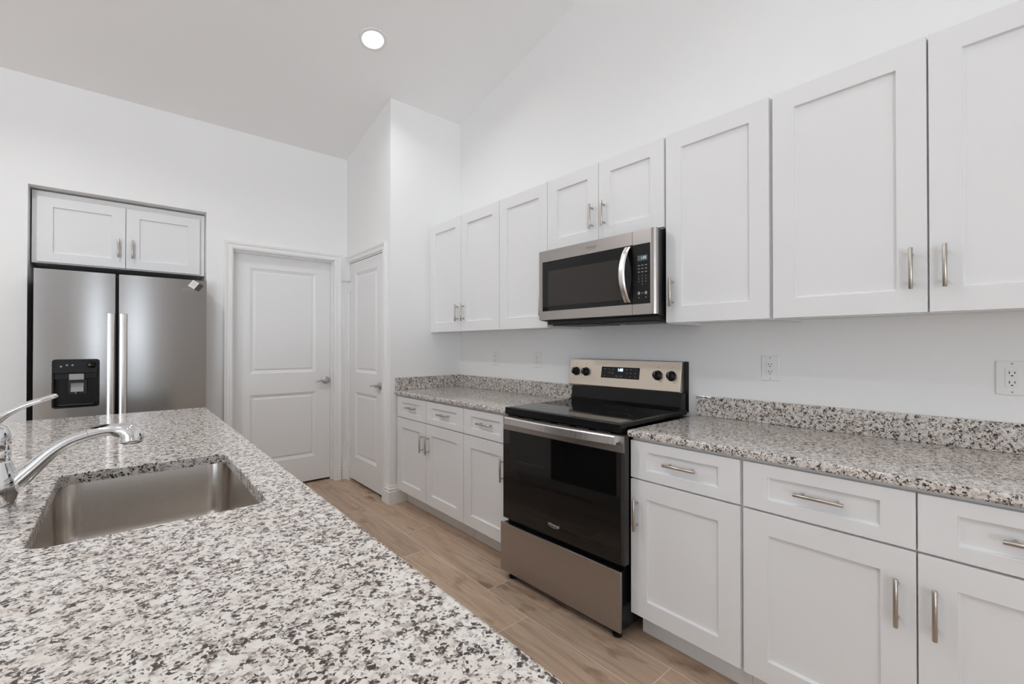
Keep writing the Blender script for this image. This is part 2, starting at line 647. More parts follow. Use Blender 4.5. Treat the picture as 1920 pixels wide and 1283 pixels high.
def glazing(name, a, b, z1, n, label):
    """sliding doors filling an opening from a to b (points on the floor), n leaves"""
    a, b = Vector(a), Vector(b)
    d = (b - a)
    L = d.length
    d.normalize()
    nn = Vector((-d.y, d.x, 0))
    t = tag(bpy.data.objects.new(name, None), label, 'window', kind='structure')
    COL.objects.link(t)
    fr, gl = MB(), MB()
    def bar(s0, s1, z0, zz, th, m):
        p = a + d * s0 - nn * th
        q = a + d * s1 + nn * th
        m.box(p.x, q.x, p.y, q.y, z0, zz)
    for k in range(n + 1):
        s = L * k / n
        bar(max(0, s - 0.035), min(L, s + 0.035), 0, z1, 0.03, fr)
    bar(0, L, 0, 0.06, 0.03, fr)
    bar(0, L, z1 - 0.06, z1, 0.03, fr)
    for k in range(n):
        bar(L * k / n + 0.036, L * (k + 1) / n - 0.036, 0.062, z1 - 0.062, 0.004, gl)
    fr.build('window_frame', 'white', t)
    gl.build('window_pane', 'glass', t)


glazing('window_1', (-4.9, YB - 0.06, 0), (-2.6, YB - 0.06, 0), 2.65, 2, 'wide sliding glass doors behind the viewer')
glazing('window_2', (-0.30, YB - 0.06, 0), (0.05, YB - 0.06, 0), 2.45, 1, 'narrow glass door behind the viewer')

# ------------------------------------------------------------------ baseboards and casings
BB = [(0, 0), (0.016, 0), (0.016, 0.100), (0.010, 0.104), (0.010, 0.112), (0.013, 0.115), (0.013, 0.123), (0.007, 0.128), (0.007, 0.135), (0.003, 0.150), (0, 0.150)]


def baseboard(name, path, label):
    """path: floor points; the board stands on the left side of the walking direction"""
    pts = [Vector((p[0], p[1], 0)) for p in path]
    rings = []
    for k, p in enumerate(pts):
        dirs = []
        if k > 0:
            dirs.append((pts[k] - pts[k - 1]).normalized())
        if k < len(pts) - 1:
            dirs.append((pts[k + 1] - pts[k]).normalized())
        ns = [Vector((-d.y, d.x, 0)) for d in dirs]
        m = ns[0] if len(ns) == 1 else (ns[0] + ns[1]) / (1 + ns[0].dot(ns[1]))
        rings.append([p + m * a + UZ * z for a, z in BB])
    return struct(name, MB().loft(rings), 'trim', label, 'baseboard')


baseboard('baseboard_pantry', [(XP + 0.14, YP), (XP, YP), (XP, 3.443)][::-1] if False else [(XP, 3.443), (XP, YP), (XP + 0.150, YP)][::-1],
          'white stepped baseboard wrapping the pantry corner')
baseboard('baseboard_far', [(XP, YF), (1.577, YF)], 'short white baseboard between the two doors')
baseboard('baseboard_alcove', [(0.617, YF), (NR, YF)], 'white baseboard between alcove and wide door')
baseboard('baseboard_left', [(NL, YF), (XL, YF)], 'white baseboard left of the refrigerator alcove')

CAS = [(0, 0), (0, 0.011), (0.006, 0.014), (0.020, 0.014), (0.024, 0.011), (0.034, 0.012), (0.040, 0.018), (0.058, 0.020), (0.062, 0.016), (0.062, 0)]


def casing(parent, O, U, u0, u1, top, cut=None):
    """door casing around an opening, mitred at the top corners"""
    O, U = Vector(O), Vector(U)
    nn = U.cross(UZ)
    rings = []
    for (su, sv) in ((0, 0), (0, 1), (1, 1), (1, 0)):
        r = []
        for a, d in CAS:
            uu = (u0 - a) if su == 0 else (u1 + a)
            if cut is not None:
                uu = max(uu, cut)
            r.append(O + U * uu + UZ * ((top + a) if sv else 0.0) + nn * d)
        rings.append(r)
    return MB().loft(rings).build('door_casing', 'trim', parent)


def lever(parent, c, nrm, along, mat='satin'):
    c, nrm, along = Vector(c), Vector(nrm), Vector(along)
    mb = MB()
    mb.lathe([(0.0, -0.001), (0.034, -0.001), (0.034, 0.006), (0.029, 0.011), (0.014, 0.014), (0.012, 0.045), (0.0, 0.047)], c, nrm, 28)
    p = c + nrm * 0.042
    mb.tube([p - along * 0.010, p + along * 0.02, p + along * 0.055 + UZ * 0.001, p + along * 0.085 - UZ * 0.004, p + along * 0.104 - UZ * 0.008],
            [0.011, 0.0105, 0.0085, 0.008, 0.006], 14)
    return mb.build('door_handle', mat, parent, smooth=True)


# door 1 : wide two panel door set back in its frame
d1 = thing('door_1', 'wide white two panel door in the far wall beside the refrigerator', 'door', (1.09, YF, 0), kind='structure')
casing(d1, (0, YF, 0), UX, D1L - 0.006, D1R + 0.006, D1T + 0.006)
j = MB()
j.box(D1L - 0.018, D1L, YF - 0.002, YF + 0.118, 0, D1T + 0.018)
j.box(D1R, D1R + 0.018, YF - 0.002, YF + 0.118, 0, D1T + 0.018)
j.box(D1L, D1R, YF - 0.002, YF + 0.118, D1T, D1T + 0.018)
j.box(D1L, D1L + 0.011, YF + 0.040, YF + 0.080, 0, D1T)
j.box(D1R - 0.011, D1R, YF + 0.040, YF + 0.080, 0, D1T)
j.box(D1L + 0.011, D1R - 0.011, YF + 0.040, YF + 0.080, D1T - 0.011, D1T)
j.build('door_jamb', 'trim', d1, bevel=0.0015)
SX0 = D1L + 0.003
SW = D1R - D1L - 0.006
mb = panel_front(MB(), (SX0, YF + 0.118, 0.02), UX, UZ, SW, 2.05, 0.035,
                 (0.818 - SX0, 1.3645 - SX0, [(0.245 - 0.02, 0.847 - 0.02), (1.032 - 0.02, 1.951 - 0.02)]), MOULD)
slab = mb.build('door_slab', 'door', d1)
lever(slab, (1.455, YF + 0.083, 0.948), (0, -1, 0), (-1, 0, 0))

# door 2 : slim pantry door
d2 = thing('door_2', 'slim white two panel pantry door with hinges on its left', 'door', (XP, 3.88, 0), kind='structure')
casing(d2, (XP, 0, 0), -UY, -(P_hi - 0.004) , -(P_lo + 0.004), P_top - 0.004, cut=-(YF - 0.001))
j = MB()
j.box(XP - 0.001, XP + 0.116, P_hi - 0.02, P_hi, 0, P_top)
j.box(XP - 0.001, XP + 0.116, P_lo, P_lo + 0.014, 0, P_top)
j.box(XP - 0.001, XP + 0.116, P_lo + 0.014, P_hi - 0.02, P_top - 0.016, P_top)
j.build('door_jamb', 'trim', d2, bevel=0.001)
pw = 4.236 - 3.519
mb = panel_front(MB(), (XP + 0.040, 4.236, 0.028), -UY, UZ, pw, 2.026, 0.035,
                 (0.125, pw - 0.125, [(0.245 - 0.028, 0.847 - 0.028), (1.032 - 0.028, 1.951 - 0.028)]), MOULD)
slab2 = mb.build('door_slab', 'door', d2)
lever(slab2, (XP + 0.005, 3.575, 0.938), (-1, 0, 0), (0, 1, 0))
for z in (1.833, 1.076, 0.343):
    h = MB()
    h.cyl((XP - 0.004, 4.240, z - 0.045), (XP - 0.004, 4.240, z + 0.045), 0.006, 12)
    h.box(XP - 0.002, XP + 0.004, 4.205, 4.238, z - 0.044, z + 0.044)
    h.cyl((XP - 0.004, 4.240, z + 0.045), (XP - 0.004, 4.240, z + 0.051), 0.0045, 10)
    h.cyl((XP - 0.004, 4.240, z - 0.051), (XP - 0.004, 4.240, z - 0.045), 0.0045, 10)
    h.build('hinge', 'white', slab2, smooth=True)
st = MB()
st.cyl((XP - 0.004, 4.240, 1.887), (XP - 0.060, 4.262, 1.887), 0.0035, 10)
st.cyl((XP - 0.058, 4.261, 1.887), (XP - 0.070, 4.266, 1.887), 0.008, 12)
st.lathe([(0, -0.003), (0.009, -0.003), (0.009, 0.003), (0, 0.003)], (XP - 0.004, 4.240, 1.887), UZ, 12)
st.build('door_stop', 'satin', slab2, smooth=True)

# dark back rooms so that the gaps under the doors stay dark
struct('wall_hall', MB().box(0.55, 1.62, YF + 0.9, YF + 1.0, 0, 2.6).box(0.55, 0.65, YF + 0.12, YF + 0.9, 0, 2.6)
       .box(1.60, 1.70, YF + 0.12, YF + 0.9, 0, 2.6).box(0.55, 1.70, YF + 0.12, YF + 1.0, 2.6, 2.7), 'wall',
       'hall walls behind the wide door', 'wall')

# ------------------------------------------------------------------ wall cabinets
ZB, ZT = 1.390, 2.291
XU = 1.973


def wall_cabinet(label, ya, yb, doors, z0=ZB, rail=0.077):
    """ya > yb ; doors: (y_left, y_right, handle_y or None, handle_z)"""
    t = thing('wall_cabinet', label, 'cabinet', (XW, (ya + yb) / 2, z0), group='white shaker wall cabinets')
    b = MB()
    b.box(XU + 0.020, XW, yb, ya, z0 + 0.006, ZT - 0.003)
    # light rail lip under the box
    b.box(XU + 0.020, XU + 0.038, yb, ya, z0 - 0.004, z0 + 0.006)
    b.box(XU + 0.038, XW, ya - 0.014, ya, z0 - 0.004, z0 + 0.006)
    b.box(XU + 0.038, XW, yb, yb + 0.014, z0 - 0.004, z0 + 0.006)
    b.build('cabinet_box', 'cabbox', t)
    for (yl, yr, hy, hz) in doors:
        front(t, 'door', (XU + 0.019, yl, z0), -UY, yl - yr, ZT - z0, 0.077, rail,
              None if hy is None else (yl - hy, hz - z0), UZ)
    return t


HZ = 1.534
wall_cabinet('two door white wall cabinet at the far end against the pantry wall', YP - 0.001, 2.4180,
             [(3.342, 2.889, 2.928, HZ), (2.885, 2.4195, 2.847, HZ)])
wall_cabinet('single door white wall cabinet just left of the microwave', 2.4165, 1.9485,
             [(2.4145, 1.950, 1.989, HZ)])
wall_cabinet('short two door white wall cabinet directly above the microwave', 1.947, 1.1510,
             [(1.946, 1.5550, 1.594, 1.997), (1.5515, 1.158, 1.512, 1.997)], 1.856, 0.072)
wall_cabinet('single door white wall cabinet just right of the microwave', 1.1495, 0.6850,
             [(1.147, 0.690, 1.110, HZ)])
wall_cabinet('wide two door white wall cabinet at the right edge of the photo', 0.6835, -0.252,
             [(0.677, 0.2175, 0.255, HZ), (0.2125, -0.246, 0.174, HZ)])

# ------------------------------------------------------------------ base cabinets
XB = 1.672
ZD0, ZD1, ZR0, ZR1 = 0.122, 0.7025, 0.7095, 0.870


def base_cabinet(label, ya, yb, fronts):
    """fronts: (y_left, y_right, door handle y)"""
    t = thing('base_cabinet', label, 'cabinet', (XW, (ya + yb) / 2, 0), group='white shaker base cabinets')
    b = MB()
    b.box(XB + 0.020, XW - 0.001, yb, ya, 0.114, 0.8835)
    b.build('cabinet_box', 'cabbox', t)
    MB().box(1.765, XW - 0.001, yb, ya, 0.0, 0.114).build('toe_kick', 'cabbox', t)
    for (yl, yr, hy) in fronts:
        w_ = yl - yr
        front(t, 'drawer', (XB + 0.019, yl, ZR0), -UY, w_, ZR1 - ZR0, 0.079, 0.042, (w_ / 2, 0.793 - ZR0), UY)
        front(t, 'door', (XB + 0.019, yl, ZD0), -UY, w_, ZD1 - ZD0, 0.079, 0.075, (yl - hy, 0.557 - ZD0), UZ)
    return t


base_cabinet('two door white base cabinet against the pantry corner', YP - 0.018, 2.4185,
             [(3.350, 2.9005, 2.939), (2.8965, 2.4205, 2.856)])
base_cabinet('single white base cabinet just left of the cooking range', 2.4170, 1.961,
             [(2.4155, 1.963, 2.006)])
base_cabinet('single white base cabinet just right of the cooking range', 1.1430, 0.6790,
             [(1.1420, 0.684, 1.108)])
base_cabinet('wide white base cabinet at the lower right corner of the photo', 0.6780, -0.255,
             [(0.673, 0.2115, 0.2515), (0.2075, -0.250, 0.1705)])

# ------------------------------------------------------------------ granite counters along the wall
t = thing('countertop', 'speckled granite countertop left of the range, ending at the pantry wall', 'countertop', (XW, 2.65, 0.884), group='granite wall counters')
MB().box(1.656, XW - 0.001, 1.951, YP - 0.001, 0.884, 0.914).build('counter_slab', 'granite', t, bevel=0.007, seg=3)
MB().box(XW - 0.021, XW - 0.001, 1.953, YP - 0.022, 0.9145, 1.017).build('backsplash', 'granite', t, bevel=0.002)
MB().box(1.662, XW - 0.001, YP - 0.021, YP - 0.001, 0.9145, 1.017).build('side_splash', 'granite', t, bevel=0.002)
t = thing('countertop', 'speckled granite countertop right of the range', 'countertop', (XW, 0.42, 0.884), group='granite wall counters')
MB().box(1.656, XW - 0.001, -0.27, 1.152, 0.884, 0.914).build('counter_slab', 'granite', t, bevel=0.007, seg=3)
MB().box(XW - 0.021, XW - 0.001, -0.27, 1.152, 0.9145, 1.017).build('backsplash', 'granite', t, bevel=0.002)


# ------------------------------------------------------------------ text
def text_mb(s, size, O, U, V, shear=0.0, depth=0.0004, bold=0.0, width=None):
    cu = bpy.data.curves.new('lettering', 'FONT')
    cu.body = s
    cu.size = size
    cu.shear = shear
    cu.offset = bold
    cu.align_x = 'CENTER'
    cu.align_y = 'CENTER'
    cu.resolution_u = 3
    ob = bpy.data.objects.new('lettering', cu)
    COL.objects.link(ob)
    bpy.context.view_layer.update()
    me = bpy.data.meshes.new_from_object(ob.evaluated_get(bpy.context.evaluated_depsgraph_get()))
    bpy.data.objects.remove(ob)
    bpy.data.curves.remove(cu)
    O, U, V = Vector(O), Vector(U), Vector(V)
    nn = U.cross(V)
    k = 1.0
    if width:
        xs = [v.co.x for v in me.vertices]
        k = width / (max(xs) - min(xs))
    mb = MB()
    vs = [O + U * (v.co.x * k) + V * (v.co.y * k) + nn * depth for v in me.vertices]
    for p in me.polygons:
        mb.face([vs[i] for i in p.vertices])
    bpy.data.meshes.remove(me)
    return mb


def swoosh(mb, O, U, V, rx, ry, a0, a1, wid, depth=0.0004):
    O, U, V = Vector(O), Vector(U), Vector(V)
    nn = U.cross(V)
    n = 28
    for i in range(n):
        q = []
        for j_, s in ((i, 0), (i + 1, 0), (i + 1, 1), (i, 1)):
            f = j_ / n
            a = a0 + (a1 - a0) * f
            wd = wid * math.sin(math.pi * f) + 0.0002
            q.append(O + U * ((rx + s * wd) * math.cos(a)) + V * ((ry + s * wd) * math.sin(a)) + nn * depth)
        mb.face(q)
    return mb


# ------------------------------------------------------------------ microwave
mw = thing('microwave', 'stainless over the range microwave with black glass door', 'microwave', (1.9, 1.545, 1.40))
MX = 1.885
b = MB()
b.box(1.926, XW - 0.002, 1.157, 1.930, 1.425, 1.838)
b.build('housing', 'bplast', mw, bevel=0.003)
b = MB()
b.box(1.945, XW - 0.03, 1.175, 1.915, 1.405, 1.425)
b.box(1.96, 2.20, 1.20, 1.52, 1.398, 1.405)
b.box(1.96, 2.20, 1.57, 1.89, 1.398, 1.405)
b.build('underside_vent', 'dgrey', mw, bevel=0.002)
b = MB()
b.box(1.910, 1.925, 1.150, 1.938, 1.428, 1.840)
b.build('trim_band', 'dgrey', mw)


def window_plate(mb, x, y0, y1, z0, z1, hy0, hy1, hz0, hz1, xb):
    """plate facing -x with a rectangular hole, front at x, back at xb"""
    mb.box(x, xb, hy1, y1, z0, z1)
    mb.box(x, xb, y0, hy0, z0, z1)
    mb.box(x, xb, hy0, hy1, hz1, z1)
    mb.box(x, xb, hy0, hy1, z0, hz0)
    return mb


b = window_plate(MB(), MX, 1.277, 1.930, 1.431, 1.840, 1.277, 1.902, 1.482, 1.774, 1.909)
door = b.build('door', 'steelh', mw)
MB().box(MX + 0.001, 1.909, 1.2775, 1.9015, 1.4825, 1.7735).build('door_glass', 'bglass', door)
MB().box(MX - 0.0004, MX + 0.002, 1.335, 1.855, 1.509, 1.716).build('window', 'mwin', door, bevel=0.0003)
# bowed handle
hp, hw = [], []
rings = []
for k in range(15):
    f = k / 14
    z = 1.493 + f * (1.767 - 1.493)
    bow = 0.052 * math.sin(math.pi * f) ** 0.8 + 0.002
    x = MX - bow
    hw_ = 0.0175
    rings.append([Vector((x + 0.004 * 0, 1.303 + hw_, z)), Vector((x - 0.006, 1.303 + hw_ - 0.006, z)),
                  Vector((x - 0.006, 1.303 - hw_ + 0.006, z)), Vector((x, 1.303 - hw_, z)), Vector((x + 0.004, 1.303 - hw_ + 0.003, z)), Vector((x + 0.004, 1.303 + hw_ - 0.003, z))])
MB().loft(rings).build('door_handle', 'handle', door, smooth=True)
lg = text_mb('Whirlpool', 0.022, (MX, 1.535, 1.807), -UY, UZ, 0.25, width=0.062)
swoosh(lg, (MX, 1.535, 1.806), -UY, UZ, 0.036, 0.010, R(200), R(385), 0.0012)
lg.build('logo', 'dmark', door)
# control column with rounded outer edge
b = MB()
prof = [(1.909, 1.2755), (MX, 1.2755), (MX, 1.172), (MX + 0.003, 1.160), (MX + 0.010, 1.152), (1.909, 1.149)]
def col(z0, z1, pr):
    b.prism([(x, y, z0) for x, y in pr], (0, 0, z1 - z0))
col(1.431, 1.4815, prof)
col(1.7715, 1.840, prof)
col(1.4815, 1.7715, [(1.909, 1.177), (MX, 1.177)] + prof[2:])
cp = b.build('control_panel', 'steelh', mw)
kp = MB().box(MX + 0.0008, 1.909, 1.1775, 1.275, 1.482, 1.771).build('keypad', 'bplast', cp, bevel=0.0008)
MB().box(MX - 0.0004, MX + 0.002, 1.193, 1.247, 1.690, 1.716).build('display', 'lcd', cp)
text_mb('1:05', 0.020, (MX - 0.0004, 1.213, 1.703), -UY, UZ, width=0.026).build('display_digits', 'pale', cp)
mk = MB()
for r_, z in enumerate((1.668, 1.652, 1.636)):
    for k, y in enumerate((1.240, 1.221, 1.201)):
        mk.box(MX + 0.0003, MX + 0.0012, y - 0.0055, y + 0.0055, z - 0.0012, z + 0.0012)
mk.build('button_marks', 'mark', cp)
digs = MB()
for r_, row in enumerate(('123', '456', '789', ' 0 ')):
    for k, ch in enumerate(row):
        if ch != ' ':
            q = text_mb(ch, 0.0085, (MX + 0.0003, 1.240 - k * 0.0195, 1.616 - r_ * 0.0135), -UY, UZ, depth=0.0006)
            off = len(digs.v)
            digs.v += q.v
            digs.f += [tuple(i + off for i in f) for f in q.f]
digs.build('keypad_digits', 'mark', cp)
sq = MB()
for y in (1.240, 1.201):
    sq.box(MX + 0.0003, MX + 0.0012, y - 0.006, y + 0.006, 1.527, 1.541)
    sq.box(MX + 0.0003, MX + 0.0012, y - 0.0025, y + 0.0025, 1.510, 1.5145)
sq.box(MX + 0.0003, MX + 0.0012, 1.215, 1.226, 1.532, 1.535)
sq.build('start_stop_keys', 'grey', cp)

# ------------------------------------------------------------------ range
rg = thing('range', 'stainless electric range with black glass cooktop and oven door', 'range', (1.95, 1.52, 0))
b = MB()
b.box(1.632, 2.285, 1.150, 1.920, 0.035, 0.898)
b.build('body', 'benamel', rg, bevel=0.003)
for x in (1.628, 2.23):
    for y in (1.185, 1.875):
        MB().lathe([(0, 0), (0.022, 0), (0.022, 0.012), (0.014, 0.018), (0.014, 0.036), (0, 0.036)], (x, y, 0), UZ, 16).build('foot', 'bplast', rg, smooth=True)
b = MB()
b.prism([(1.603, 1.149, 0.899), (1.650, 1.149, 0.899), (1.650, 1.149, 0.9155), (2.225, 1.149, 0.9155), (2.225, 1.149, 0.938), (1.603, 1.149, 0.938)], (0, 0.765, 0))
ck = b.build('cooktop', 'benamel', rg, bevel=0.004, seg=3)
MB().box(1.622, 2.170, 1.166, 1.892, 0.936, 0.9395).build('cooktop_glass', 'ceramic', ck, bevel=0.001)
for (x, y, r_) in ((1.76, 1.71, 0.075), (1.77, 1.33, 0.105), (2.05, 1.71, 0.105), (2.05, 1.33, 0.075), (2.07, 1.52, 0.05)):
    q = MB()
    n = 48
    for i in range(n):
        a, a2 = 2 * math.pi * i / n, 2 * math.pi * (i + 1) / n
        q.face([(x + rr * math.cos(aa), y + rr * math.sin(aa), 0.9397) for rr, aa in ((r_, a), (r_, a2), (r_ - 0.003, a2), (r_ - 0.003, a))])
    q.build('burner_ring', 'ring', ck)
# oven door
od = None
b = MB()
b.box(1.5955, 1.630, 1.124, 1.915, 0.332, 0.890)
od = b.build('oven_door', 'dgrey', rg, bevel=0.002)
MB().box(1.590, 1.596, 1.1245, 1.9145, 0.818, 0.890).build('door_strip', 'steelh', od, bevel=0.0012)
MB().box(1.5905, 1.596, 1.144, 1.9145, 0.333, 0.8175).build('door_glass', 'oglass', od, bevel=0.001)
# wide slightly bowed handle
rings = []
y0h, y1h = 1.152, 1.872
for k in range(17):
    f = k / 16
    y = y0h + f * (y1h - y0h)
    x = 1.560 - 0.016 * math.sin(math.pi * f)
    z0, z1 = 0.852, 0.893
    rings.append([(x, y, z0 + 0.003), (x, y, z1 - 0.006), (x + 0.003, y, z1), (x + 0.010, y, z1), (x + 0.012, y, z0 + 0.003), (x + 0.004, y, z0)])
hm = MB().loft(rings)
hm.box(1.564, 1.592, 1.156, 1.176, 0.860, 0.886)
hm.box(1.564, 1.592, 1.848, 1.868, 0.860, 0.886)
hm.build('door_handle', 'handle', od, bevel=0.001)
lg = text_mb('Whirlpool', 0.025, (1.5905, 1.537, 0.393), -UY, UZ, 0.25, bold=0.0004, width=0.072)
swoosh(lg, (1.5905, 1.537, 0.392), -UY, UZ, 0.040, 0.011, R(200), R(385), 0.0014)
lg.build('logo', 'mark', od)
# vent slots between cooktop and door
for k in range(6):
    y = 1.20 + k * 0.12
    MB().box(1.5975, 1.604, y, y + 0.075, 0.8905, 0.8975).build('vent_slot', 'slot', rg)
dr = MB()
dr.box(1.585, 1.598, 1.139, 1.9305, 0.041, 0.305)
dw = dr.build('storage_drawer', 'steelh', rg, bevel=0.003)
MB().box(1.5985, 1.631, 1.146, 1.924, 0.045, 0.300).build('drawer_box', 'benamel', dw)
# backguard
b = MB()
b.prism([(2.172, 1.170, 0.936), (2.176, 1.170, 0.942), (2.188, 1.170, 0.944), (2.196, 1.170, 0.952), (2.212, 1.170, 1.026), (2.280, 1.170, 1.026), (2.280, 1.170, 0.919), (2.172, 1.170, 0.919)], (0, 0.761, 0))
b.build('lower_backguard', 'benamel', rg, bevel=0.003)
# steel control panel, leaning back a little; its ends are black caps
PA, PB = Vector((2.203, 0, 1.020)), Vector((2.232, 0, 1.192))
PV = (PB - PA).normalized()
PN = Vector((-PV.z, 0, PV.x))
Y0, Y1 = 1.181, 1.962
def pp(y, s, d=0.0):
    q = PA + PV * s + PN * d
    return Vector((q.x, y, q.z))
H = (PB - PA).length
b = MB()
b.prism([pp(Y0, 0.012), pp(Y0, H), pp(Y0, H, -0.006), Vector((2.262, Y0, 1.192)), Vector((2.262, Y0, 1.014)), pp(Y0, 0.0, -0.012)], (0, Y1 - Y0, 0))
cpn = b.build('control_panel', 'steelp', rg, bevel=0.002)
b = MB()
b.box(2.2625, 2.279, 1.162, Y1 - 0.045, 0.92, 1.193)
b.build('back_cover', 'benamel', rg, bevel=0.002)
ctr = (Y0 + Y1) / 2
def on_panel(y, z):
    s = (z - PA.z) / PV.z
    return pp(y - 0.024, s)
for y in (1.929, 1.849, 1.343, 1.260):
    k = MB()
    cpt = on_panel(y, 1.114)
    k.lathe([(0, -0.001), (0.0275, -0.001), (0.0275, 0.004), (0.0215, 0.007), (0.020, 0.026), (0.017, 0.029), (0, 0.029)], cpt, PN, 24)
    e = cpt + PN * 0.029
    k.loft([[cpt + PN * d + UY * sy * wd + PV * sv * 0.019 for sy, sv in ((-1, -1), (1, -1), (1, 1), (-1, 1))] for d, wd in ((0.020, 0.0075), (0.038, 0.0055))])
    kn = k.build('knob', 'bplast', cpn, smooth=True)
    i = MB()
    i.loft([[cpt + PN * d + UY * sy * 0.001 + PV * (0.009 + sv * 0.009) for sy, sv in ((-1, -1), (1, -1), (1, 1), (-1, 1))] for d in (0.037, 0.0386)])
    i.build('knob_pointer', 'mark', cpn)
    tk = MB()
    q = on_panel(y, 1.114)
    tk.loft([[q + PN * d + UY * sy * 0.0008 + PV * (0.046 + sv * 0.007) for sy, sv in ((-1, -1), (1, -1), (1, 1), (-1, 1))] for d in (-0.0005, 0.0004)])
    tk.build('dial_mark', 'dmark', cpn)
b = MB()
zl, zh = 1.083, 1.150
b.loft([[on_panel(y, z) + PN * d for y, z in ((1.459, zl), (1.728, zl), (1.728, zh), (1.459, zh))] for d in (-0.001, 0.0015)])
b.build('display_panel', 'bglass', cpn)
text_mb('1:05', 0.024, on_panel(1.590, 1.133) + PN * 0.0018, -UY, PV, bold=0.0006, width=0.034).build('display_digits', 'blue', cpn)
b = MB()
for (y, z, wy, wz) in ((1.70, 1.137, 0.009, 0.003), (1.672, 1.137, 0.009, 0.003), (1.643, 1.135, 0.008, 0.0045), (1.70, 1.115, 0.009, 0.003),
                       (1.672, 1.115, 0.007, 0.003), (1.643, 1.113, 0.008, 0.0045), (1.70, 1.096, 0.006, 0.0045), (1.615, 1.096, 0.010, 0.006),
                       (1.583, 1.096, 0.010, 0.006), (1.545, 1.137, 0.006, 0.003), (1.515, 1.137, 0.009, 0.003), (1.485, 1.137, 0.008, 0.003),
                       (1.545, 1.117, 0.005, 0.004), (1.518, 1.117, 0.006, 0.005), (1.487, 1.117, 0.008, 0.005), (1.518, 1.096, 0.008, 0.004), (1.487, 1.096, 0.008, 0.004)):
    q = on_panel(y, z) + PN * 0.0018
    b = MB()
    b.face([q + UY * sy * wy * 0.8 + PV * sv * wz * 0.8 for sy, sv in ((1, -1), (-1, -1), (-1, 1), (1, 1))])
    b.build('touch_key', 'ring', cpn)

# true 30 inch width, measured from the left edge
def fit_width(o):
    for ch in o.children:
        for v in ch.data.vertices:
            v.co.y = 0.41 - (0.41 - v.co.y) * 0.98
        fit_width(ch)
fit_width(rg)
rg.rotation_euler = (0, 0, R(2.1))
rg.location = (1.965, 1.533, 0)

# ------------------------------------------------------------------ refrigerator
FY = 4.130
fr = thing('refrigerator', 'stainless side by side refrigerator in the wall alcove', 'refrigerator', (0.018, 4.5, 0))
b = MB()
b.box(-0.436, 0.473, 4.206, 4.93, 0.03, 1.755)
b.box(-0.42, 0.46, 4.20, 4.206, 0.05, 1.765)
b.build('case', 'dgrey', fr, bevel=0.004)
b = MB()
b.box(-0.425, 0.462, 4.18, 4.206, 0.02, 0.075)
b.build('base_grille', 'bplast', fr)
for x in (-0.38, 0.42):
    for y in (4.275, 4.855):
        MB().lathe([(0, 0), (0.022, 0), (0.022, 0.012), (0.012, 0.014), (0.012, 0.032), (0, 0.032)], (x, y, 0), UZ, 14).build('foot', 'bplast', fr)


def fridge_door(x0, x1, hole=None):
    """gently curved door; the curve spans this leaf"""
    z0, z1 = 0.08, 1.773
    xc, hw_ = (x0 + x1) / 2, (x1 - x0) / 2
    def yf(x):
        f = (x - xc) / hw_
        return FY - 0.001 + 0.0035 * f * f
    xs = [x0 + (x1 - x0) * k / 24 for k in range(25)]
    zs = [z0, z1]
    if hole:
        xs = [x for x in xs if min(abs(x - hole[0]), abs(x - hole[1])) > 0.004] + [hole[0], hole[1]]
        zs = [z0, hole[2], hole[3], z1]
    xs = sorted(set(xs))
    mb = MB()
    for a in range(len(xs) - 1):
        for c_ in range(len(zs) - 1):
            if hole and c_ == 1 and hole[0] - 1e-6 <= xs[a] and xs[a + 1] <= hole[1] + 1e-6:
                continue
            mb.face([(xs[a], yf(xs[a]), zs[c_]), (xs[a + 1], yf(xs[a + 1]), zs[c_]),
                     (xs[a + 1], yf(xs[a + 1]), zs[c_ + 1]), (xs[a], yf(xs[a]), zs[c_ + 1])])
        for z in (z0, z1):
            mb.face([(xs[a], yf(xs[a]), z), (xs[a + 1], yf(xs[a + 1]), z), (xs[a + 1], 4.198, z), (xs[a], 4.198, z)])
    for x in (x0, x1):
        for c_ in range(len(zs) - 1):
            mb.face([(x, yf(x), zs[c_]), (x, 4.198, zs[c_]), (x, 4.198, zs[c_ + 1]), (x, yf(x), zs[c_ + 1])])
    mb.face([(x0, 4.198, z0), (x1, 4.198, z0), (x1, 4.198, z1), (x0, 4.198, z1)])
    if hole:
        hx0, hx1, hz0, hz1 = hole
        P = [(hx0, hz0), (hx1, hz0), (hx1, hz1), (hx0, hz1)]
        for k in range(4):
            (xa, za), (xb, zb_) = P[k], P[(k + 1) % 4]
            mb.face([(xa, yf(xa), za), (xb, yf(xb), zb_), (xb, 4.195, zb_), (xa, 4.195, za)])
    return mb, yf


HX0, HX1, HZ0, HZ1 = -0.354, -0.126, 0.869, 1.189
mb, yfl = fridge_door(-0.438, -0.049, (HX0 + 0.004, HX1 - 0.004, HZ0 + 0.004, HZ1 - 0.004))
fd = mb.build('freezer_door', 'steelv', fr, smooth=True)
mb, yfr = fridge_door(-0.030, 0.475)
fd2 = mb.build('fresh_food_door', 'steelv', fr, smooth=True)
for (x0, x1, par) in ((-0.091, -0.0505, fd), (-0.0285, 0.0145, fd2)):
    h = MB()
    n = 10
    rings = []
    for z in (0.50, 0.504, 1.494, 1.498):
        e = 0.003 if z in (0.50, 1.498) else 0
        xm = (x0 + x1) / 2
        rings.append([(x0 + e, 4.098, z), (x0 + 0.004 + e, 4.086, z), (xm, 4.081, z), (x1 - 0.004 - e, 4.086, z), (x1 - e, 4.098, z), (x1 - 0.006, 4.102, z), (x0 + 0.006, 4.102, z)])
    h.loft(rings)
    xm = (x0 + x1) / 2
    for z in (0.53, 1.468):
        h.box(xm - 0.012, xm + 0.012, 4.098, 4.134 + 0.008, z - 0.022, z + 0.022)
    h.build('door_handle', 'handle', par, smooth=True)
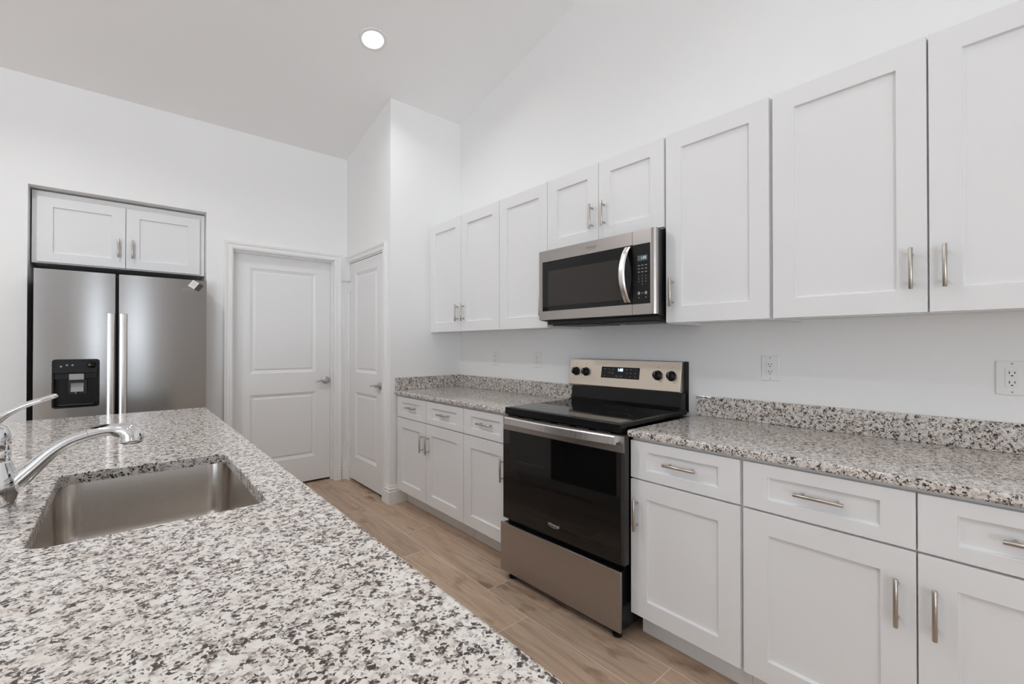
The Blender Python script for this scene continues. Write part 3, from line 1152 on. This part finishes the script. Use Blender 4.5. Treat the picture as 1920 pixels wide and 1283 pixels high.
# ice and water dispenser set into the freezer door
yb_ = yfl(-0.24)
b = MB()
def rrect(x0, x1, z0, z1, y, r, n=6):
    pts = []
    for (cx_, cz_, a0) in ((x1 - r, z1 - r, 0), (x0 + r, z1 - r, 90), (x0 + r, z0 + r, 180), (x1 - r, z0 + r, 270)):
        for k in range(n + 1):
            a = R(a0 + 90 * k / n)
            pts.append(Vector((cx_ + r * math.cos(a), y, cz_ + r * math.sin(a))))
    return pts
yo = yb_ - 0.002
b.loft([rrect(HX0, HX1, HZ0, HZ1, yb_ + 0.006, 0.018), rrect(HX0, HX1, HZ0, HZ1, yo, 0.018), rrect(HX0 + 0.009, HX1 - 0.009, HZ0 + 0.009, HZ1 - 0.009, yo, 0.012),
        rrect(HX0 + 0.012, HX1 - 0.012, HZ0 + 0.012, HZ1 - 0.012, yo + 0.055, 0.012)], cap0=False, cap1=True)
dsp = b.build('water_dispenser', 'bplast', fd, smooth=True)
b = MB()
b.box(HX0 + 0.010, HX1 - 0.010, yo - 0.001, yo + 0.03, 1.098, HZ1 - 0.010)
b.box(HX0 + 0.012, HX1 - 0.012, yo + 0.012, yo + 0.05, 1.058, 1.098)
b.build('dispenser_controls', 'bplast', fd, bevel=0.002)
b = MB()
for k, x in enumerate((-0.312, -0.284, -0.258)):
    b.lathe([(0, 0), (0.006, 0), (0.005, 0.003), (0, 0.003)], (x, yo - 0.0008, 1.150 if k else 1.142), (0, -1, 0), 14)
b.build('dispenser_buttons', 'grey', fd, smooth=True)
b = MB()
b.lathe([(0, 0), (0.024, 0), (0.020, 0.010), (0.012, 0.013), (0, 0.013)], (-0.166, yo - 0.0005, 1.150), (0, -1, 0), 24)
b.build('filter_cap', 'bglass', fd, smooth=True)
b = MB()
b.box(-0.275, -0.203, yo + 0.001, yo + 0.03, 1.052, 1.092)
b.build('ice_chute', 'grey', fd, bevel=0.003)
b = MB()
b.prism([(-0.268, yo + 0.018, 0.972), (-0.206, yo + 0.018, 0.972), (-0.206, yo + 0.040, 1.030), (-0.268, yo + 0.040, 1.030)], (0, 0.006, 0))
b.cyl((-0.243, yo + 0.02, 0.973), (-0.243, yo + 0.02, 0.958), 0.003, 10)
b.build('dispenser_paddle', 'grey', fd, bevel=0.001)
b = MB()
b.box(-0.282, -0.190, yo + 0.040, yo + 0.054, 0.955, 1.055)
b.build('paddle_housing', 'dgrey', fd, bevel=0.002)
b = MB()
b.box(HX0 + 0.03, HX1 - 0.03, yo + 0.004, yo + 0.05, 0.884, 0.892)
b.build('drip_tray', 'dgrey', fd, bevel=0.001)
lg = text_mb('Whirlpool', 0.026, (0.360, yfr(0.36) + 0.0015, 1.700), UX, UZ, 0.25, depth=0.0030, width=0.078)
swoosh(lg, (0.360, yfr(0.36) + 0.0015, 1.699), UX, UZ, 0.044, 0.012, R(200), R(385), 0.0015, depth=0.0030)
lg.build('logo', 'grey', fd2)

# card tag stuck on the fridge corner
yt = yfr(0.405) - 0.0032
tg = thing('paper_tag', 'tilted white card tag on the refrigerator door corner', 'tag', (0.406, yt, 1.733))
A, Bp, Cc = Vector((0.390, 0, 1.774)), Vector((0.357, 0, 1.727)), Vector((0.456, 0, 1.734))
eu, ev = (Cc - A), (Bp - A)
def quad(u0, u1, v0, v1, y):
    return [Vector((q.x, y, q.z)) for q in (A + eu * u + ev * v for u, v in ((u0, v0), (u1, v0), (u1, v1), (u0, v1)))]
MB().loft([quad(0, 1, 0, 1, yt), quad(0, 1, 0, 1, yt - 0.0012)]).build('card', 'paper', tg)
MB().loft([quad(0.58, 1.0, 0.0, 1, yt - 0.0013), quad(0.58, 1.0, 0.0, 1, yt - 0.0018)]).build('card_picture', 'picture', tg)
b = MB()
for k in range(5):
    b.face(quad(0.10, 0.50, 0.16 + k * 0.14, 0.19 + k * 0.14, yt - 0.0014))
b.build('card_print', 'grey', tg)

# cabinet over the refrigerator
fc = thing('wall_cabinet', 'two door white cabinet in the alcove above the refrigerator', 'cabinet', (0.005, 4.7, 1.843), group='white shaker wall cabinets')
FCY = 4.408
b = MB()
b.box(-0.4775, 0.491, FCY, FCY + 0.02, 1.843, 2.336)
b.box(-0.4765, 0.490, FCY + 0.02, 4.97, 1.845, 2.334)
b.build('cabinet_box', 'cabbox', fc, bevel=0.0012)
for (x0, x1, hx) in ((-0.452, 0.0025, -0.0375), (0.006, 0.458, 0.0415)):
    front(fc, 'door', (x0, FCY - 0.0005, 1.851), UX, x1 - x0, 2.297 - 1.851, 0.077, 0.066, (hx - x0, 1.993 - 1.851), UZ)

# ------------------------------------------------------------------ outlets on the cooking wall
def outlet(label, y, z, big=False):
    t = thing('outlet', label, 'outlet', (XW, y, z), group='white wall outlets')
    ph, pw_ = (0.0585, 0.0385)
    b = MB()
    b.box(XW - 0.006, XW - 0.0005, y - pw_, y + pw_, z - ph, z + ph)
    b.build('cover_plate', 'white', t, bevel=0.003)
    b = MB()
    b.box(XW - 0.0085, XW - 0.0062, y - 0.0165, y + 0.0165, z - 0.0335, z + 0.0335)
    rc = b.build('receptacle', 'white', t, bevel=0.0012)
    s = MB()
    for dz in (0.0165, -0.0165):
        for dy, hh in ((0.0063, 0.0042), (-0.0063, 0.0034)):
            s.box(XW - 0.0088, XW - 0.0084, y + dy - 0.0012, y + dy + 0.0012, z + dz + 0.002 - hh, z + dz + 0.002 + hh)
        s.box(XW - 0.0088, XW - 0.0084, y - 0.0026, y + 0.0026, z + dz - 0.0105, z + dz - 0.0065)
    s.build('slots', 'slot', rc)
    for dz in (0.0485, -0.0485):
        MB().lathe([(0, 0), (0.003, 0), (0.0025, 0.001), (0, 0.001)], (XW - 0.0059, y, z + dz), (-1, 0, 0), 12).build('screw', 'grey', t, smooth=True)
    return t


outlet('white outlet above the left counter, farther from the range', 2.862, 1.174)
outlet('white outlet above the left counter, nearer the range', 2.371, 1.174)
outlet('white outlet above the right counter, just right of the range', 0.799, 1.174)
outlet('white outlet above the right counter at the right photo edge', 0.041, 1.170)

# ------------------------------------------------------------------ island
IX0, IX1, IY0, IY1 = -0.76, 0.368, 0.18, 3.203
KX0, KX1, KY0, KY1 = -0.137, 0.259, 1.176, 1.797     # sink cutout


def rr2(x0, x1, y0, y1, r, z, n=7):
    pts = []
    for (cx_, cy_, a0) in ((x1 - r, y1 - r, 0), (x0 + r, y1 - r, 90), (x0 + r, y0 + r, 180), (x1 - r, y0 + r, 270)):
        for k in range(n + 1):
            a = R(a0 + 90 * k / n)
            pts.append(Vector((cx_ + r * math.cos(a), cy_ + r * math.sin(a), z)))
    return pts


ic = thing('island_countertop', 'long speckled granite island countertop with sink cutout in the foreground', 'countertop', (0, 1.7, 0.884))
e = 0.007
rings = [rr2(KX0, KX1, KY0, KY1, 0.038, 0.884), rr2(KX0, KX1, KY0, KY1, 0.038, 0.911), rr2(KX0 - 0.001, KX1 + 0.001, KY0 - 0.001, KY1 + 0.001, 0.039, 0.9131),
         rr2(KX0 - 0.003, KX1 + 0.003, KY0 - 0.003, KY1 + 0.003, 0.041, 0.914),
         rr2(IX0 + e, IX1 - e, IY0 + e, IY1 - e, 0.014, 0.914), rr2(IX0 + e * 0.3, IX1 - e * 0.3, IY0 + e * 0.3, IY1 - e * 0.3, 0.018, 0.912),
         rr2(IX0, IX1, IY0, IY1, 0.020, 0.907), rr2(IX0, IX1, IY0, IY1, 0.020, 0.890), rr2(IX0 + 0.004, IX1 - 0.004, IY0 + 0.004, IY1 - 0.004, 0.018, 0.884)]
# the flat top is cut into quads between the two rounded outlines
mb = MB()
mb.loft(rings + [rings[0]], False, False)
mb.build('counter_slab', 'granite', ic)

ib = thing('island_cabinet', 'white island cabinet run under the granite island top', 'cabinet', (0, 1.7, 0))
CX = 0.312
b = MB()
b.box(-0.36, -0.342, 0.25, 3.14, 0.10, 0.8835)          # back panel
b.box(-0.342, CX, 0.25, 0.268, 0.10, 0.8835)
b.box(-0.342, CX, 3.122, 3.14, 0.10, 0.8835)
b.box(-0.342, CX, 0.268, 3.122, 0.10, 0.118)
b.box(CX - 0.018, CX, 0.268, 3.122, 0.118, 0.20)
b.box(CX - 0.018, CX, 0.268, 3.122, 0.86, 0.8835)
b.box(CX - 0.016, CX - 0.001, 0.268, 3.122, 0.20, 0.86)
b.build('cabinet_box', 'cabbox', ib)
MB().box(-0.342, CX - 0.075, 0.27, 3.12, 0.0, 0.10).build('toe_kick', 'cabbox', ib)
ys = [0.255, 0.712, 1.17, 1.61, 1.98, 2.63, 3.135]
for k in (0, 1, 2, 3, 5):
    ya, yb2 = ys[k] + 0.002, ys[k + 1] - 0.002
    if k in (2, 3):
        front(ib, 'door', (CX + 0.0005, ya, ZD0), UY, yb2 - ya, ZR1 - ZD0, 0.077, 0.077, (0.04 if k == 3 else yb2 - ya - 0.04, 0.55), UZ)
    else:
        front(ib, 'drawer', (CX + 0.0005, ya, ZR0), UY, yb2 - ya, ZR1 - ZR0, 0.079, 0.042, ((yb2 - ya) / 2, 0.08), UY)
        front(ib, 'door', (CX + 0.0005, ya, ZD0), UY, yb2 - ya, ZD1 - ZD0, 0.079, 0.075, (0.04, 0.435), UZ)

dwr = thing('dishwasher', 'dark dishwasher in the island front facing the range', 'dishwasher', (CX, 2.305, 0.10))
MB().box(CX + 0.001, CX + 0.024, 1.986, 2.624, 0.125, 0.868).build('door', 'benamel', dwr, bevel=0.003)
MB().box(CX + 0.0245, CX + 0.027, 2.0, 2.61, 0.80, 0.85).build('control_strip', 'bplast', dwr, bevel=0.001)
h = MB()
h.tube([(CX + 0.055, 2.13, 0.765), (CX + 0.055, 2.58, 0.765)], 0.010, 14)
for y in (2.16, 2.55):
    h.cyl((CX + 0.023, y, 0.765), (CX + 0.052, y, 0.765), 0.006, 10)
h.build('door_handle', 'steelh', dwr, smooth=True)

# sink
sk = thing('sink', 'stainless undermount sink in the granite island', 'sink', (0.06, 1.487, 0.68))
g = 0.012
SB = dict(x0=KX0 - g, x1=KX1 + g, y0=KY0 - g, y1=KY1 + 0.026)
def sring(ins, z, r):
    return rr2(SB['x0'] + ins, SB['x1'] - ins, SB['y0'] + ins, SB['y1'] - ins, r, z)
rings = [sring(-0.020, 0.8825, 0.07), sring(0.0, 0.8825, 0.055), sring(0.001, 0.878, 0.055), sring(0.006, 0.735, 0.055), sring(0.010, 0.712, 0.055), sring(0.020, 0.699, 0.05),
         sring(0.036, 0.693, 0.045), sring(0.15, 0.690, 0.03)]
MB().loft(rings, False, True).build('bowl', 'sink', sk, smooth=True)
cx_, cy_ = (SB['x0'] + SB['x1']) / 2, (SB['y0'] + SB['y1']) / 2
MB().lathe([(0, 0.004), (0.030, 0.004), (0.034, 0.002), (0.044, 0.0045), (0.047, 0.001), (0.047, -0.002), (0, -0.002)], (cx_, cy_, 0.690), UZ, 32).build('drain', 'chrome', sk, smooth=True)

# faucet
FX, FYY = -0.217, 1.500
fa = thing('faucet', 'chrome pull out kitchen faucet with lever beside the sink', 'faucet', (FX, FYY, 0.914))
MB().lathe([(0, 0), (0.037, 0), (0.037, 0.003), (0.0345, 0.007), (0.0350, 0.020), (0.0385, 0.040), (0.0392, 0.056), (0.0360, 0.076), (0.0305, 0.094), (0.0268, 0.105), (0.0262, 0.1085), (0.0250, 0.110),
            (0.0260, 0.1115), (0.0258, 0.133), (0.0247, 0.1345), (0.0258, 0.136), (0.0260, 0.155), (0.0242, 0.172), (0.0185, 0.186), (0.009, 0.192), (0, 0.193)],
           (FX, FYY, 0.9142), UZ, 40).build('faucet_body', 'chrome', fa, smooth=True)


def spline(ctrl, per=8):
    out = []
    n = len(ctrl)
    for i in range(n - 1):
        p0, p1, p2, p3 = (Vector(ctrl[max(0, min(n - 1, k))]) for k in (i - 1, i, i + 1, i + 2))
        for s in range(per):
            tt = s / per
            out.append(0.5 * ((2 * p1) + (p2 - p0) * tt + (2 * p0 - 5 * p1 + 4 * p2 - p3) * tt ** 2 + (3 * p1 - p0 - 3 * p2 + p3) * tt ** 3))
    out.append(Vector(ctrl[-1]))
    return out


sp = spline([(-0.214, 0.950, 0.0215), (-0.186, 0.971, 0.0200), (-0.160, 0.998, 0.0168), (-0.128, 1.032, 0.0140), (-0.098, 1.0535, 0.0128), (-0.066, 1.065, 0.0127)])
MB().tube([(p.x, FYY, p.y) for p in sp], [p.z for p in sp], 28, flat_axis=(0, 1, 0)).build('spout', 'chrome', fa, smooth=True)
sp = spline([(-0.0655, 1.0652, 0.0131), (-0.046, 1.0695, 0.0132), (-0.028, 1.0710, 0.0138), (-0.012, 1.0695, 0.0165), (0.002, 1.0645, 0.0205), (0.0105, 1.0560, 0.0242), (0.0140, 1.0470, 0.0262), (0.0148, 1.0400, 0.0260), (0.0150, 1.0360, 0.0238)])
hd = MB().tube([(p.x, FYY, p.y) for p in sp], [p.z for p in sp], 32, flat_axis=(0, 1, 0)).build('spray_head', 'chrome', fa, smooth=True)
MB().lathe([(0, 0), (0.0195, 0), (0.0185, 0.003), (0, 0.003)], (0.0150, FYY, 1.0335), UZ, 24).build('spray_face', 'bplast', hd, smooth=True)
sp = spline([(-0.064, 1.0780, 0.001), (-0.058, 1.0800, 0.006), (-0.046, 1.0828, 0.0085), (-0.034, 1.0846, 0.006), (-0.027, 1.0850, 0.001)], 5)
MB().tube([(p.x, FYY, p.y) for p in sp], [p.z for p in sp], 14, flat=0.35, flat_axis=(0, 0, 1)).build('spray_button', 'bplast', hd, smooth=True)
sp = spline([(-0.228, 1.078, 0.0150), (-0.226, 1.098, 0.0140), (-0.216, 1.114, 0.0115), (-0.198, 1.130, 0.0085), (-0.172, 1.145, 0.0068), (-0.146, 1.155, 0.0056), (-0.124, 1.163, 0.0055), (-0.119, 1.1655, 0.0030)])
lv = MB().tube([(p.x, FYY, p.y) for p in sp], [p.z for p in sp], 20, flat_axis=(0, 1, 0), flat=1.35).build('lever', 'chrome', fa, smooth=True)
MB().lathe([(0, 0), (0.0022, 0), (0.0018, 0.001), (0, 0.001)], (FX + 0.0256, FYY - 0.004, 1.064), UX, 10).build('hot_cold_dot', 'red', fa, smooth=True)

# ------------------------------------------------------------------ ceiling things
CN = Vector((0, -SL, -1)).normalized()          # points down out of the slope
CT = Vector((0, 1, -SL)).normalized()


def recessed(label, x, y, watts=6.0, spread=115):
    t = thing('recessed_light', label, 'ceiling light', (x, y, zc(y)), group='recessed ceiling lights')
    c0 = Vector((x, y, zc(y)))
    MB().lathe([(0.070, -0.001), (0.070, 0.003), (0.074, 0.006), (0.092, 0.005), (0.095, -0.001)], c0, CN, 40).build('trim_ring', 'white', t, smooth=True)
    MB().lathe([(0, -0.001), (0.0695, -0.001), (0.0695, 0.002), (0.05, 0.003), (0, 0.0035)], c0, CN, 40).build('lens', 'lens', t, smooth=True)
    d = bpy.data.lights.new('lamp', 'AREA')
    d.shape = 'DISK'
    d.size = 0.13
    d.energy = watts
    d.spread = R(spread)
    d.color = (0.97, 0.985, 1.0)
    o = bpy.data.objects.new('lamp', d)
    COL.objects.link(o)
    o.parent = t
    o.location = CN * 0.006
    o.rotation_euler = CN.to_track_quat('-Z', 'Y').to_euler()
    return t


recessed('round lit recessed light in the sloping ceiling over the aisle', 1.281, 2.941, 4.0, 150)
recessed('unseen recessed light added over the range aisle', 1.15, 1.0, 1.7)  # unseen lamp, added for more light on aisle floor and base fronts
recessed('unseen recessed light added over the near end of the aisle', 0.4, -0.8, 2.2)  # added out of view to fill the near aisle with light
recessed('recessed ceiling light beyond the island near the far wall, outside the photo', -0.6, 2.94, 15.0, 155)
recessed('recessed ceiling light over the middle of the island, outside the photo', -0.6, 1.1, 5.0, 150)
recessed('unseen recessed light added beside the near island end', -0.6, -0.5)  # extra unseen lamp, added for overall light from above

# ceiling air vent whose corner shows at the top edge
vt = thing('ceiling_vent', 'white ceiling air vent, one corner showing at the top edge', 'vent', (0.51, 2.85, zc(2.85)))
def cp3(x, s, d):
    return Vector((x, 3.022, zc(3.022))) - CT * s + CN * d + Vector((0, 0, 0)) if False else Vector((x, 3.022, zc(3.022))) - CT * s + CN * d
b = MB()
vx0, vx1, vs1 = 0.33, 0.688, 0.36
def slabv(x0, x1, s0, s1, d0, d1):
    b.loft([[cp3(x0, s0, d), cp3(x1, s0, d), cp3(x1, s1, d), cp3(x0, s1, d)] for d in (d0, d1)])
fw = 0.058
slabv(vx0, vx1, 0, fw, -0.001, 0.004)
slabv(vx0, vx1, vs1 - fw, vs1, -0.001, 0.004)
slabv(vx0, vx0 + fw, fw, vs1 - fw, -0.001, 0.004)
slabv(vx1 - fw, vx1, fw, vs1 - fw, -0.001, 0.004)
b.build('vent_frame', 'ceiling', vt, bevel=0.001)
b = MB()
for k in range(9):
    s = fw + 0.006 + k * 0.0262
    b.loft([[cp3(vx0 + fw, s, -0.001), cp3(vx1 - fw, s, -0.001), cp3(vx1 - fw, s + 0.016, 0.004), cp3(vx0 + fw, s + 0.016, 0.004)],
            [cp3(vx0 + fw, s + 0.002, -0.001), cp3(vx1 - fw, s + 0.002, -0.001), cp3(vx1 - fw, s + 0.018, 0.004), cp3(vx0 + fw, s + 0.018, 0.004)]])
b.build('louvers', 'white', vt)
